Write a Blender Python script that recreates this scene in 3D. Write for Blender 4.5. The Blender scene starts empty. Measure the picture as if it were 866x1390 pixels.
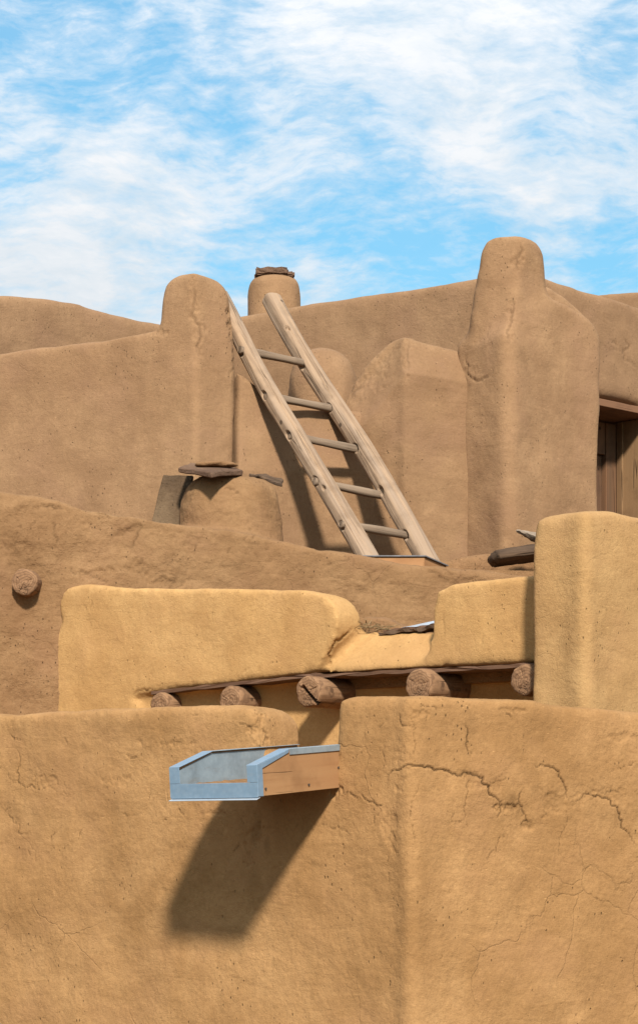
import bpy, bmesh, math, random
import numpy as np
from mathutils import Vector, Matrix, noise as mnoise

random.seed(7)
rng = np.random.default_rng(5)
S = bpy.context.scene
C = S.collection
R = math.radians
F, CX, HY, CZ = 3000.0, 433.0, 1150.0, 1.6      # focal length and horizon of the survey, in photo pixels; eye height

# ------------------------------------------------------------------ survey helpers
def px_x(px, Y): return (px-CX)*Y/F
def px_z(py, Y): return CZ+(HY-py)*Y/F
def P(px, py, Y): return Vector((px_x(px, Y), Y, px_z(py, Y)))
def nrm(th): return Vector((-math.sin(R(th)), -math.cos(R(th)), 0))
def udir(th): return Vector((math.cos(R(th)), -math.sin(R(th)), 0))
class Plane:
    """upright wall plane through the point seen at pixel column px at distance Y; th turns its face to the left"""
    def __init__(s, px, Y, th, off=0.0):
        s.n = nrm(th); s.u = udir(th); s.th = th
        s.o = Vector((px_x(px, Y), Y, 0)) + s.n*off
    def at(s, px, py):
        d = Vector(((px-CX)/F, 1, (HY-py)/F)); o = Vector((0, 0, CZ))
        t = (s.o-o).dot(s.n)/d.dot(s.n)
        return o+d*t
    def Y(s, px): return s.at(px, 1000).y
    def moved(s, d):
        q = Plane(433, 10, s.th); q.o = s.o+s.n*d; return q

# ------------------------------------------------------------------ mesh helpers
def prism(bm, pl, pts, thick):
    f = [pl.at(x, y) for x, y in pts]
    b = [p-pl.n*thick for p in f]
    solid(bm, f, b)
def solid(bm, f, b):
    vf = [bm.verts.new(p) for p in f]; vb = [bm.verts.new(p) for p in b]
    n = len(f); fs = [bm.faces.new(vf), bm.faces.new(vb[::-1])]
    for i in range(n):
        j = (i+1) % n
        fs.append(bm.faces.new((vf[j], vf[i], vb[i], vb[j])))
    bmesh.ops.recalc_face_normals(bm, faces=fs)
def loft(bm, secs):
    rows = [[bm.verts.new(p) for p in s] for s in secs]
    fs = []; n = len(rows[0])
    for a, b in zip(rows, rows[1:]):
        for i in range(n):
            j = (i+1) % n
            fs.append(bm.faces.new((a[i], a[j], b[j], b[i])))
    fs.append(bm.faces.new(rows[0][::-1])); fs.append(bm.faces.new(rows[-1]))
    bmesh.ops.recalc_face_normals(bm, faces=fs)
def ring(cx, cy, z, rx, ry, n=28, rot=0.0):
    return [Vector((cx+rx*math.cos(2*math.pi*i/n+rot), cy+ry*math.sin(2*math.pi*i/n+rot), z)) for i in range(n)]
def footsec(py, Y0, pts):
    z = px_z(py, Y0)
    return [Vector((px_x(px, Y), Y, z)) for px, Y in pts]
def box(bm, x0, x1, y0, y1, z0, z1):
    f = [Vector((x0, y0, z0)), Vector((x1, y0, z0)), Vector((x1, y0, z1)), Vector((x0, y0, z1))]
    b = [Vector((p.x, y1, p.z)) for p in f]
    solid(bm, f, b)

_tex = {}
def clouds(scale, depth=2):
    k = (scale, depth)
    if k not in _tex:
        t = bpy.data.textures.new('clouds', 'CLOUDS'); t.noise_scale = scale; t.noise_depth = depth
        _tex[k] = t
    return _tex[k]
def remesh(bm, voxel=0.025, smooth=8, coarse=((0.9, .05), (0.3, .02)), subd=1, fine=((0.07, .006), (0.02, .003))):
    me = bpy.data.meshes.new('tmp'); bm.to_mesh(me); bm.free()
    ob = bpy.data.objects.new('tmp', me); C.objects.link(ob)
    m = ob.modifiers.new('r', 'REMESH'); m.mode = 'VOXEL'; m.voxel_size = voxel; m.adaptivity = 0
    m = ob.modifiers.new('s', 'SMOOTH'); m.factor = .5; m.iterations = smooth
    def dsp(l):
        for sc, st in l:
            d = ob.modifiers.new('d', 'DISPLACE'); d.texture = clouds(sc); d.strength = st; d.mid_level = .5
            d.texture_coords = 'LOCAL'; d.direction = 'NORMAL'
    dsp(coarse)
    if subd:
        s = ob.modifiers.new('u', 'SUBSURF'); s.levels = subd; s.render_levels = subd
    dsp(fine)
    dg = bpy.context.evaluated_depsgraph_get(); dg.update()
    out = bpy.data.meshes.new_from_object(ob.evaluated_get(dg))
    bpy.data.objects.remove(ob); bpy.data.meshes.remove(me)
    out.shade_smooth()
    return out
def get_co(me):
    a = np.empty(len(me.vertices)*3, np.float32); me.vertices.foreach_get('co', a); return a.reshape(-1, 3)
def get_no(me):
    a = np.empty(len(me.vertices)*3, np.float32); me.vertex_normals.foreach_get('vector', a); return a.reshape(-1, 3)
def proj(co):
    return CX+F*co[:, 0]/co[:, 1], HY-F*(co[:, 2]-CZ)/co[:, 1]

def jag(pts, amp=3.0, lev=4):
    p = [np.array(q, float) for q in pts]
    for l in range(lev):
        o = []
        for a, b in zip(p, p[1:]):
            d = b-a; L = np.hypot(*d)
            n = np.array((-d[1], d[0]))/(L+1e-6)
            o += [a, (a+b)/2 + n*rng.normal()*min(amp, L*.16)]
        o.append(p[-1]); p = o
    return p
def carve(me, lines, depth=.012, half=1.1, chips=(), stains=(), crack_shade=.25):
    """cut open drying cracks into the plaster: verts near each crack line sink along their normal"""
    co = get_co(me); no = get_no(me); x, y = proj(co)
    ok = no[:, 1] < -.15
    best = np.zeros(len(co), np.float32)
    for pts, w in lines:
        p = jag(pts)
        for i, (a, b) in enumerate(zip(p, p[1:])):
            m = 5
            sel = np.where(ok & (x > min(a[0], b[0])-m) & (x < max(a[0], b[0])+m) & (y > min(a[1], b[1])-m) & (y < max(a[1], b[1])+m))[0]
            if not len(sel): continue
            ax, ay = x[sel]-a[0], y[sel]-a[1]; d = b-a
            t = np.clip((ax*d[0]+ay*d[1])/(d@d+1e-9), 0, 1)
            dist = np.hypot(ax-t*d[0], ay-t*d[1])
            taper = min(1, 4*min((i+1)/len(p), (len(p)-i)/len(p)))
            ww = half*w*(.55+.45*taper)
            v = np.clip(1.5-dist/ww, 0, 1)*w*taper
            best[sel] = np.maximum(best[sel], v)
    at = me.attributes.new('crack', 'FLOAT', 'POINT'); at.data.foreach_set('value', np.clip(best*1.15*crack_shade, 0, 1).astype(np.float32))  # mask for the shade inside the cracks, painted as dark colour
    best *= .8
    if stains:                                             # old damp and soot marks rubbed into the plaster
        sv = np.zeros(len(co), np.float32)
        for (bx, by, rx, ry, a) in stains:
            sel = np.where(ok & (abs(x-bx) < rx*2) & (abs(y-by) < ry*2))[0]
            for i in sel:
                q = Vector(co[i]); d = math.hypot((x[i]-bx)/rx, (y[i]-by)/ry)
                v = 1-d+.9*mnoise.fractal(Vector((q.x*14, q.y*14, q.z*7)), .7, 2, 6)
                if v > 0: sv[i] = max(sv[i], min(1, v*1.1)*a)
        at = me.attributes.new('stain', 'FLOAT', 'POINT'); at.data.foreach_set('value', sv)
    for (bx, by, rx, ry, dp) in chips:
        sel = np.where(ok & (abs(x-bx) < rx*1.6) & (abs(y-by) < ry*1.6))[0]
        for i in sel:
            q = Vector(co[i]); d = math.hypot((x[i]-bx)/rx, (y[i]-by)/ry)
            v = 1-d+1.1*mnoise.fractal(q*16, .6, 2, 5)
            if v > 0: best[i] = max(best[i], min(1, v/.35)*dp/depth*(.7+.5*mnoise.noise(q*60)))
    co -= no*(best*depth)[:, None]
    me.vertices.foreach_set('co', co.ravel()); me.update()

def lean(me, y0s, k, lim=9):
    """batter: above a line (photo rows y0s at columns) the face leans back by k per metre of height"""
    co = get_co(me); x, y = proj(co)
    xs, ys = zip(*y0s); yl = np.interp(x, xs, ys)
    h = np.clip((yl-y)*co[:, 1]/F, 0, lim)
    co[:, 1] += k*h
    me.vertices.foreach_set('co', co.ravel()); me.update()

# ------------------------------------------------------------------ objects
def tag(o, label=None, cat=None, group=None, kind=None):
    if label: o['label'] = label
    if cat: o['category'] = cat
    if group: o['group'] = group
    if kind: o['kind'] = kind
    return o
def link(name, me, mat, parent=None):
    o = bpy.data.objects.new(name, me); C.objects.link(o)
    if mat is not None:
        me.materials.clear(); me.materials.append(mat)
    if parent: o.parent = parent
    return o
def based(me, base):
    me.transform(Matrix.Translation(-Vector(base))); return me
def mass(name, me, mat, label, cat, splits=(), group=None):
    """a wall as one top-level mesh with its origin at its base; splits = (child name, mat, predicate on (px, py, co)) become children"""
    co = get_co(me); base = Vector((float(co[:, 0].mean()), float(co[:, 1].mean()), float(co[:, 2].min())))
    kids = []
    if splits:
        at = me.attributes.new('nrm', 'FLOAT_VECTOR', 'POINT'); at.data.foreach_set('vector', get_no(me).ravel())
        nf = len(me.polygons); c = np.empty(nf*3, np.float32); me.polygons.foreach_get('center', c); c = c.reshape(-1, 3)
        x, y = proj(c); rest = np.ones(nf, bool)
        def cut(keep):
            m2 = me.copy(); bm = bmesh.new(); bm.from_mesh(m2); bm.faces.ensure_lookup_table()
            bmesh.ops.delete(bm, geom=[bm.faces[i] for i in np.where(~keep)[0]], context='FACES')
            bm.to_mesh(m2); bm.free()
            a = np.empty(len(m2.vertices)*3, np.float32); m2.attributes['nrm'].data.foreach_get('vector', a)
            m2.normals_split_custom_set_from_vertices([tuple(v) for v in a.reshape(-1, 3)])
            return m2
        for nm, mt, pred in splits:
            k = pred(x, y, c) & rest; rest &= ~k
            kids.append((nm, mt, cut(k)))
        me = cut(rest)
    o = link(name, based(me, base), mat); o.location = base
    for nm, mt, m2 in kids: link(nm, based(m2, base), mt, o)
    return tag(o, label, cat, group)
def root(name, loc, label, cat, group=None):
    o = bpy.data.objects.new(name, None); C.objects.link(o); o.location = loc
    o.empty_display_size = .2
    return tag(o, label, cat, group)
def frame(o, X, Y, Z):
    M = Matrix((X, Y, Z)).transposed().to_4x4(); M.translation = o; return M
def part(name, bm, mat, W, parent=None, smooth=False, bevel=0.0, seg=2):
    """mesh in its own local frame W (world), parented under a thing"""
    if bevel:
        es = [e for e in bm.edges if len(e.link_faces) == 2 and e.calc_face_angle(0) > .6]
        bmesh.ops.bevel(bm, geom=es, offset=bevel, segments=seg, affect='EDGES', profile=.5)
    me = bpy.data.meshes.new(name); bm.to_mesh(me); bm.free()
    if smooth: me.shade_smooth()
    o = link(name, me, mat, parent)
    pw = Matrix.Identity(4); q = parent
    while q is not None:
        pw = q.matrix_basis @ pw; q = q.parent
    o.matrix_basis = pw.inverted() @ W
    return o
def tubebm(L, rad, n=24, rings=60, sq=0.0, wob=0.0, seed=0, endr=0.01, holes=(), flat=1.0, splits=()):
    """log along local z; rad(t) radius; rounded ends; slight bends; holes = (z, angle, r) dents"""
    bm = bmesh.new(); rows = []
    zs = [0, endr*.3] + [endr+(L-2*endr)*i/(rings-1) for i in range(rings)] + [L-endr*.3, L]
    for k, z in enumerate(zs):
        e = 1.0
        if k == 0 or k == len(zs)-1: e = 1-endr*.9/rad(z/L)
        elif k == 1 or k == len(zs)-2: e = 1-endr*.35/rad(z/L)
        bx = wob*mnoise.noise(Vector((z*.9, seed, .3))); by = wob*mnoise.noise(Vector((z*.9, seed+9, 4.3)))
        row = []
        for i in range(n):
            a = 2*math.pi*i/n
            c, s = math.cos(a), math.sin(a)
            q = (abs(c)**(2+sq*4)+abs(s)**(2+sq*4))**(-1/(2+sq*4))
            r = rad(z/L)*q*e
            r *= 1+.05*mnoise.noise(Vector((c*1.4, s*1.4, z*2.2+seed)))+.025*mnoise.noise(Vector((c*4, s*4, z*5+seed)))
            for z0, z1, a0, wd, dp in splits:
                if z0 < z < z1:
                    da = (a-a0-.35*mnoise.noise(Vector((z*1.3, a0, seed)))+math.pi) % (2*math.pi)-math.pi
                    ta = min(1, (z-z0)*6, (z1-z)*6)
                    if abs(da)*r < wd: r -= dp*ta*(1-abs(da)*r/wd)
            x, y = bx+r*c, by+r*s*flat
            for hz, ha, hr in holes:
                d2 = math.hypot(z-hz, r*math.sin(a-ha)) if math.cos(a-ha) > 0 else 9
                if d2 < hr: k_ = .022*min(1, (hr-d2)/.006); x -= k_*c; y -= k_*s
            row.append(bm.verts.new((x, y, z)))
        rows.append(row)
    for a, b in zip(rows, rows[1:]):
        for i in range(n):
            j = (i+1) % n
            bm.faces.new((a[i], a[j], b[j], b[i]))
    bm.faces.new(rows[0][::-1]); bm.faces.new(rows[-1])
    return bm

# ------------------------------------------------------------------ materials
def nodes(name, rough=.95):
    m = bpy.data.materials.new(name); m.use_nodes = True
    nt = m.node_tree; b = nt.nodes['Principled BSDF']; b.inputs['Roughness'].default_value = rough
    b.inputs['Specular IOR Level'].default_value = .15
    return m, nt, b
class NB:
    def __init__(s, nt): s.nt = nt
    def n(s, t, **k):
        x = s.nt.nodes.new(t)
        for a, v in k.items(): setattr(x, a, v)
        return x
    def l(s, a, b): s.nt.links.new(a, b)
    def coord(s): return s.n('ShaderNodeTexCoord').outputs['Object']
    def mapping(s, vec, scale=(1, 1, 1), rot=(0, 0, 0), loc=(0, 0, 0)):
        m = s.n('ShaderNodeMapping'); m.inputs['Scale'].default_value = scale; m.inputs['Rotation'].default_value = rot
        m.inputs['Location'].default_value = loc
        s.l(vec, m.inputs['Vector']); return m.outputs[0]
    def noise(s, vec, scale, detail=4, rough=.55, dist=0.0):
        x = s.n('ShaderNodeTexNoise'); x.inputs['Scale'].default_value = scale; x.inputs['Detail'].default_value = detail
        x.inputs['Roughness'].default_value = rough; x.inputs['Distortion'].default_value = dist
        s.l(vec, x.inputs['Vector']); return x.outputs['Fac']
    def vor(s, vec, scale, feat='F1'):
        x = s.n('ShaderNodeTexVoronoi', feature=feat); x.inputs['Scale'].default_value = scale
        s.l(vec, x.inputs['Vector']); return x.outputs['Distance']
    def ramp(s, fac, *stops):
        x = s.n('ShaderNodeValToRGB'); e = x.color_ramp.elements
        while len(e) < len(stops): e.new(.5)
        for el, (p, c) in zip(e, stops):
            el.position = p; el.color = (c, c, c, 1) if isinstance(c, (int, float)) else (*c, 1)
        s.l(fac, x.inputs[0]); return x.outputs[0]
    def math(s, op, a, b=None, c=None):
        x = s.n('ShaderNodeMath', operation=op)
        for i, v in enumerate((a, b, c)):
            if v is None: continue
            if isinstance(v, (int, float)): x.inputs[i].default_value = v
            else: s.l(v, x.inputs[i])
        return x.outputs[0]
    def mix(s, fac, a, b, mode='MIX'):
        x = s.n('ShaderNodeMix', data_type='RGBA', blend_type=mode)
        for i, v in ((0, fac), (6, a), (7, b)):
            if isinstance(v, (int, float)): x.inputs[i].default_value = v
            elif isinstance(v, (tuple, list)): x.inputs[i].default_value = (*v, 1)
            else: s.l(v, x.inputs[i])
        return x.outputs[2]
    def bump(s, h, dist, strength=1.0, prev=None):
        x = s.n('ShaderNodeBump'); x.inputs['Distance'].default_value = dist; x.inputs['Strength'].default_value = strength
        s.l(h, x.inputs['Height'])
        if prev is not None: s.l(prev, x.inputs['Normal'])
        return x.outputs[0]

ALB = .64
def adobe_mat(name, col, alt, dark, coarse=1.0, pit=1.0, crack=.5, seed=0.0, straw=.4):
    col, alt, dark = (tuple(v*ALB for v in q) for q in (col, alt, dark))
    m, nt, b = nodes(name, .97); k = NB(nt)
    co = k.mapping(k.coord(), loc=(seed*3.1, seed*1.7, seed*2.3))
    big = k.noise(co, .9, 5, .6, .4)
    c = k.mix(k.ramp(big, (.40, 0), (.60, 1)), col, alt)
    blot = k.noise(co, 2.1, 6, .6, .6)
    c = k.mix(k.ramp(blot, (.46, 0), (.66, .75)), c, dark)
    c = k.mix(k.ramp(blot, (.30, .5), (.44, 0)), c, tuple(min(1, v*1.12) for v in alt))
    rgh = k.ramp(k.noise(co, 1.7, 4, .6), (.40, .12), (.62, 1))
    # rain streaks, taller than wide
    st = k.noise(k.mapping(co, (5, 5, .55)), 1.0, 5, .6)
    c = k.mix(k.ramp(st, (.5, 0), (.72, .45)), c, dark)
    mid = k.noise(co, 6, 8, .65)
    c = k.mix(k.ramp(mid, (.42, 0), (.75, .5)), c, dark)
    c = k.mix(k.ramp(mid, (.22, .5), (.42, 0)), c, tuple(min(1, v*1.18) for v in alt))
    fine = k.noise(co, 55, 6, .7)
    c = k.mix(k.ramp(fine, (.35, .22), (.52, 0)), c, tuple(v*.55 for v in dark))
    c = k.mix(k.ramp(fine, (.58, 0), (.78, .28)), c, tuple(min(1, v*1.35) for v in alt))
    # grains of sand and a drift of hue between batches of mud
    hue = k.noise(co, 2.6, 4, .6)
    c = k.mix(k.ramp(hue, (.48, 0), (.68, .5)), c, (col[0]*.95, col[1]*.93, col[2]*1.02))
    gr = k.noise(co, 150, 3, .6)
    c = k.mix(k.ramp(gr, (.30, .22), (.45, 0)), c, tuple(v*.6 for v in dark))
    c = k.mix(k.ramp(gr, (.58, 0), (.75, .18)), c, tuple(min(1, v*1.3) for v in alt))
    # trowel strokes
    tw = k.noise(k.mapping(co, (2.2, 2.2, 9), (.3, .5, .2)), 1.6, 6, .62, .8)
    c = k.mix(k.ramp(tw, (.54, 0), (.70, .38)), c, dark)
    # pits and clods
    pm = k.ramp(k.noise(co, 2.8, 4), (.56, 0), (.64, 1))
    warp = k.mix(.035, co, k.n('ShaderNodeTexNoise').outputs['Color'], 'ADD')
    pv = k.vor(co, 16)
    pits = k.math('MULTIPLY', k.ramp(pv, (.035, 1), (.09, 0)), pm)
    pv2 = k.vor(k.mapping(co, (1, 1, .45), (0, .5, 0)), 42)
    pits2 = k.math('MULTIPLY', k.ramp(pv2, (.05, 1), (.16, 0)), k.ramp(k.noise(co, 3.7, 5), (.52, 0), (.60, 1)))
    pit_all = k.math('MAXIMUM', pits, pits2)
    c = k.mix(k.math('MULTIPLY', pit_all, .32*pit), c, tuple(v*.4 for v in dark))
    # straw flecks
    sv = k.vor(k.mapping(co, (14, 14, 60), (.4, .7, .2)), 1.0)
    sf = k.math('MULTIPLY', k.ramp(sv, (.07, 1), (.13, 0)), k.ramp(k.noise(co, 5, 2), (.5, 0), (.62, 1)))
    c = k.mix(k.math('MULTIPLY', sf, straw), c, tuple(min(1, v*1.7) for v in alt))
    # hair cracks
    wn = k.n('ShaderNodeTexNoise'); wn.inputs['Scale'].default_value = 3.2; wn.inputs['Detail'].default_value = 6; k.l(co, wn.inputs['Vector'])
    wc = k.mix(.32, co, wn.outputs['Color'], 'ADD')
    cv = k.vor(wc, 2.1, 'DISTANCE_TO_EDGE')
    cm = k.ramp(k.noise(co, 1.3, 2), (.52, 0), (.6, 1))
    cr = k.math('MULTIPLY', k.ramp(cv, (.0, 1), (.012, 0)), cm)
    c = k.mix(k.math('MULTIPLY', cr, .55*crack), c, tuple(v*.3 for v in dark))
    def attr(nm):
        x = k.n('ShaderNodeAttribute'); x.attribute_name = nm; return x.outputs['Fac']
    c = k.mix(k.math('MULTIPLY', attr('stain'), .6), c, tuple(v*.5 for v in dark))
    c = k.mix(k.math('MULTIPLY', attr('crack'), .8), c, tuple(v*.22 for v in dark))  # crack shade painted into the base colour
    k.l(c, b.inputs['Base Color'])
    h1 = k.bump(k.math('MULTIPLY', mid, rgh), .021*coarse)
    h2 = k.bump(k.math('MULTIPLY', k.noise(co, 24, 6, .65), rgh), .012*coarse, 1, h1)
    h3 = k.bump(gr, .0022, 1, k.bump(tw, .010*max(.35, coarse), 1, k.bump(fine, .0055*max(.4, coarse), 1, h2)))
    h4 = k.bump(k.math('ADD', pit_all, k.math('MULTIPLY', cr, crack)), -.006, 1, h3)
    k.l(h4, b.inputs['Normal'])
    return m

def wood_mat(name, a, b_, dark, axis='Z', scale=1.0, rough=.8, bump=.003, ringy=0.0):
    a, b_, dark = (tuple(v*ALB for v in q) for q in (a, b_, dark))
    m, nt, b = nodes(name, rough); k = NB(nt); co = k.coord()
    s = {'Z': (34, 34, 1.3), 'X': (1.3, 34, 34), 'Y': (34, 1.3, 34)}[axis]; s = tuple(v*scale for v in s)
    g = k.noise(k.mapping(co, s), 1, 6, .65, .3)
    g2 = k.noise(k.mapping(co, tuple(v*.3 for v in s)), 1, 4, .6, .8)
    c = k.mix(k.ramp(g2, (.35, 0), (.65, 1)), a, b_)
    c = k.mix(k.ramp(g, (.5, 0), (.72, .75)), c, dark)
    blo = k.noise(co, 5, 4); c = k.mix(k.ramp(blo, (.5, 0), (.7, .4)), c, tuple(v*.7 for v in dark))
    kn = k.vor(co, 5.5); kf = k.ramp(kn, (.06, 1), (.1, 0)); c = k.mix(k.math('MULTIPLY', kf, .75), c, tuple(v*.35 for v in dark))
    ck = k.ramp(k.noise(k.mapping(co, tuple(v*.55 for v in s), loc=(3, 1, 7)), 1, 2, .5), (.485, 0), (.5, 1), (.515, 0))
    ckm = k.math('MULTIPLY', ck, k.ramp(k.noise(co, 2.0, 2), (.5, 0), (.58, 1)))
    c = k.mix(k.math('MULTIPLY', ckm, .7), c, tuple(v*.3 for v in dark))
    if ringy:
        dn = k.n('ShaderNodeTexNoise'); dn.inputs['Scale'].default_value = 9; k.l(co, dn.inputs['Vector'])
        v = k.n('ShaderNodeVectorMath', operation='LENGTH'); k.l(k.mapping(k.mix(.035, co, dn.outputs['Color'], 'LINEAR_LIGHT'), (1, 1, 0)), v.inputs[0])
        rg = k.math('SINE', k.math('MULTIPLY', v.outputs['Value'], ringy))
        c = k.mix(k.ramp(rg, (.0, 0), (1, .7)), c, dark)
        gsp = k.noise(co, 60, 5, .7); c = k.mix(k.ramp(gsp, (.5, 0), (.7, .3)), c, tuple(v_*.6 for v_ in dark))
    k.l(c, b.inputs['Base Color'])
    n1 = k.bump(g, bump); n2 = k.bump(ckm, -.004, 1, n1); k.l(n2, b.inputs['Normal'])
    return m
def metal_mat(name, col, metallic, rough, spot=.3):
    m, nt, b = nodes(name, rough); k = NB(nt); co = k.coord()
    b.inputs['Specular IOR Level'].default_value = .5
    n1 = k.noise(co, 9, 6, .65); n2 = k.vor(k.mapping(co, (1, 1, 1)), 45)
    c = k.mix(k.ramp(n1, (.4, 0), (.7, spot)), col, tuple(v*.55 for v in col))
    c = k.mix(k.ramp(n2, (.2, .05), (.7, 0)), c, (.6, .62, .64))
    c = k.mix(k.ramp(k.noise(k.mapping(co, (7, 7, 40)), 1, 5, .65), (.55, 0), (.72, .35*spot+.1)), c, (.16, .13, .10))
    k.l(c, b.inputs['Base Color']); b.inputs['Metallic'].default_value = metallic
    k.l(k.ramp(n1, (.3, rough*.8), (.7, min(1, rough*1.4))), b.inputs['Roughness'])
    k.l(k.bump(k.noise(co, 14, 3), .0015), b.inputs['Normal'])
    return m

# adobe: lower walls are ochre, the upper storeys a browner, pinker mud
M_front = adobe_mat('adobe_front_ochre', (0.4361, 0.2332, 0.0926), (0.4900, 0.2727, 0.1134), (0.3283, 0.1693, 0.0624), .30, 1.5, .3, 0.3)
M_yellow = adobe_mat('adobe_yellow', (0.5916, 0.3363, 0.1280), (0.6324, 0.3731, 0.1520), (0.4896, 0.2667, 0.1000), .2, 1.1, .12, 2.1)
M_pier = adobe_mat('adobe_pier_yellow', (0.4950, 0.2842, 0.1160), (0.5400, 0.3250, 0.1380), (0.4000, 0.2231, 0.0880), .22, .8, .12, 5.7)
M_brown = adobe_mat('adobe_rough_brown', (0.3116, 0.1691, 0.0773), (0.3534, 0.2011, 0.0941), (0.2418, 0.1264, 0.0554), .75, 1.5, .25, 3.3)
M_upper = adobe_mat('adobe_upper_brown', (0.3720, 0.2123, 0.1069), (0.4180, 0.2451, 0.1257), (0.2920, 0.1621, 0.0812), .22, .8, .12, 4.4)
M_upper2 = adobe_mat('adobe_upper_tan', (0.3450, 0.1978, 0.1010), (0.3950, 0.2335, 0.1188), (0.2750, 0.1534, 0.0772), .24, .8, .12, 7.9)
M_far = adobe_mat('adobe_back_brown', (0.3350, 0.1930, 0.1000), (0.3750, 0.2200, 0.1160), (0.2700, 0.1515, 0.0780), .25, .7, .10, 9.2)
M_stone = adobe_mat('cap_stone', (.24, .14, .085), (.30, .18, .11), (.16, .09, .055), 2.0, 1.2, .6, 6.1)
M_slab = adobe_mat('dark_slab', (.17, .105, .055), (.21, .135, .075), (.10, .06, .033), 1.8, 1.0, .5, 8.5)
W_rail = wood_mat('ladder_wood', (.47, .31, .19), (.36, .26, .185), (.15, .092, .056), 'Z', .8, .9, .007)
W_rung = wood_mat('rung_wood', (.34, .235, .155), (.27, .195, .135), (.09, .056, .036), 'Z', 1.0, .85, .005)
W_board = wood_mat('spout_pine', (.50, .27, .12), (.44, .22, .095), (.33, .15, .06), 'X', .6, .75, .001)
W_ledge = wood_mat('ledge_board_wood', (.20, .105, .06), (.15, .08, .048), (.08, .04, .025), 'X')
W_viga = wood_mat('viga_wood', (.36, .20, .103), (.31, .168, .086), (.17, .09, .048), 'Z', .8, .9, .006, 420.0)
W_door = wood_mat('door_wood', (.16, .09, .05), (.26, .125, .06), (.04, .03, .025), 'Z', .35, .85, .004)
W_jamb = wood_mat('jamb_wood', (.36, .21, .10), (.29, .165, .08), (.15, .08, .04), 'Z', .45, .85, .002)
W_dark = wood_mat('dark_bark', (.12, .07, .04), (.16, .10, .06), (.05, .03, .02), 'X', .8, .95, .01)
W_lintel = wood_mat('lintel_wood', (.27, .135, .07), (.22, .11, .06), (.12, .06, .034), 'X', .6)
W_pale = wood_mat('pale_splinter', (.42, .33, .25), (.33, .25, .18), (.16, .11, .075), 'X', 1.0)
T_skytint = metal_mat('sky_tinted_flashing', (.16, .235, .31), .25, .42, .35)  # blue of the reflected sky painted into the metal's base colour
T_galv = metal_mat('galvanised_sheet', (.24, .285, .31), .3, .45, .8)
T_edge = metal_mat('bright_metal_edge', (.48, .53, .58), .6, .4, .2)
T_lead = metal_mat('dull_metal_cap', (.13, .125, .13), .2, .75, .4)
T_screw = metal_mat('rusty_screw', (.06, .045, .035), .5, .6)

# ------------------------------------------------------------------ ground
m_, nt_, b_ = nodes('packed_earth', 1.0); k_ = NB(nt_); co_ = k_.coord()
k_.l(k_.mix(k_.ramp(k_.noise(co_, .8, 8, .6), (.35, 0), (.7, 1)), (.15, .10, .062), (.12, .08, .05)), b_.inputs['Base Color'])
k_.l(k_.bump(k_.noise(co_, 9, 8, .65), .04), b_.inputs['Normal'])
bm = bmesh.new(); bmesh.ops.create_grid(bm, x_segments=8, y_segments=8, size=3000)
me = bpy.data.meshes.new('ground'); bm.to_mesh(me); bm.free()
tag(link('ground', me, m_), 'bare packed earth round the adobe houses', None, kind='structure')

def roof(parent, pts, z, mat, t=.18):
    bm = bmesh.new(); solid(bm, [Vector((x, y, z)) for x, y in pts], [Vector((x, y, z-t)) for x, y in pts])
    return part('roof', bm, mat, Matrix.Identity(4), parent)

# ------------------------------------------------------------------ FRONT WALL (two faces meeting at a soft corner, spout notch in its parapet)
FL = Plane(563, 9.6, 34); FR = Plane(563, 9.6, -28)
bm = bmesh.new()
prism(bm, FL, [(-560, 990), (-260, 977), (0, 968), (130, 964), (250, 958), (315, 957), (338, 961), (350, 974), (356, 1000), (358, 1030), (455, 1034), (455, 985), (457, 950), (472, 944), (510, 943), (567, 943), (572, 1700), (-560, 1700)], .34)
prism(bm, FR, [(552, 943), (610, 943), (680, 946), (760, 954), (866, 964), (1010, 981), (1400, 1010), (1400, 1700), (552, 1700)], .34)
me = remesh(bm, .0235, 19, ((.8, .045), (.25, .018)), 2, ((.09, .005), (.03, .003), (.012, .002)))
Z6 = lambda l, w=1: ([(430+.5035*x, 920+.5035*y) for x, y in l], w)
Z5 = lambda l, w=1: ([(.508*x, 920+.508*y) for x, y in l], w)
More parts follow.
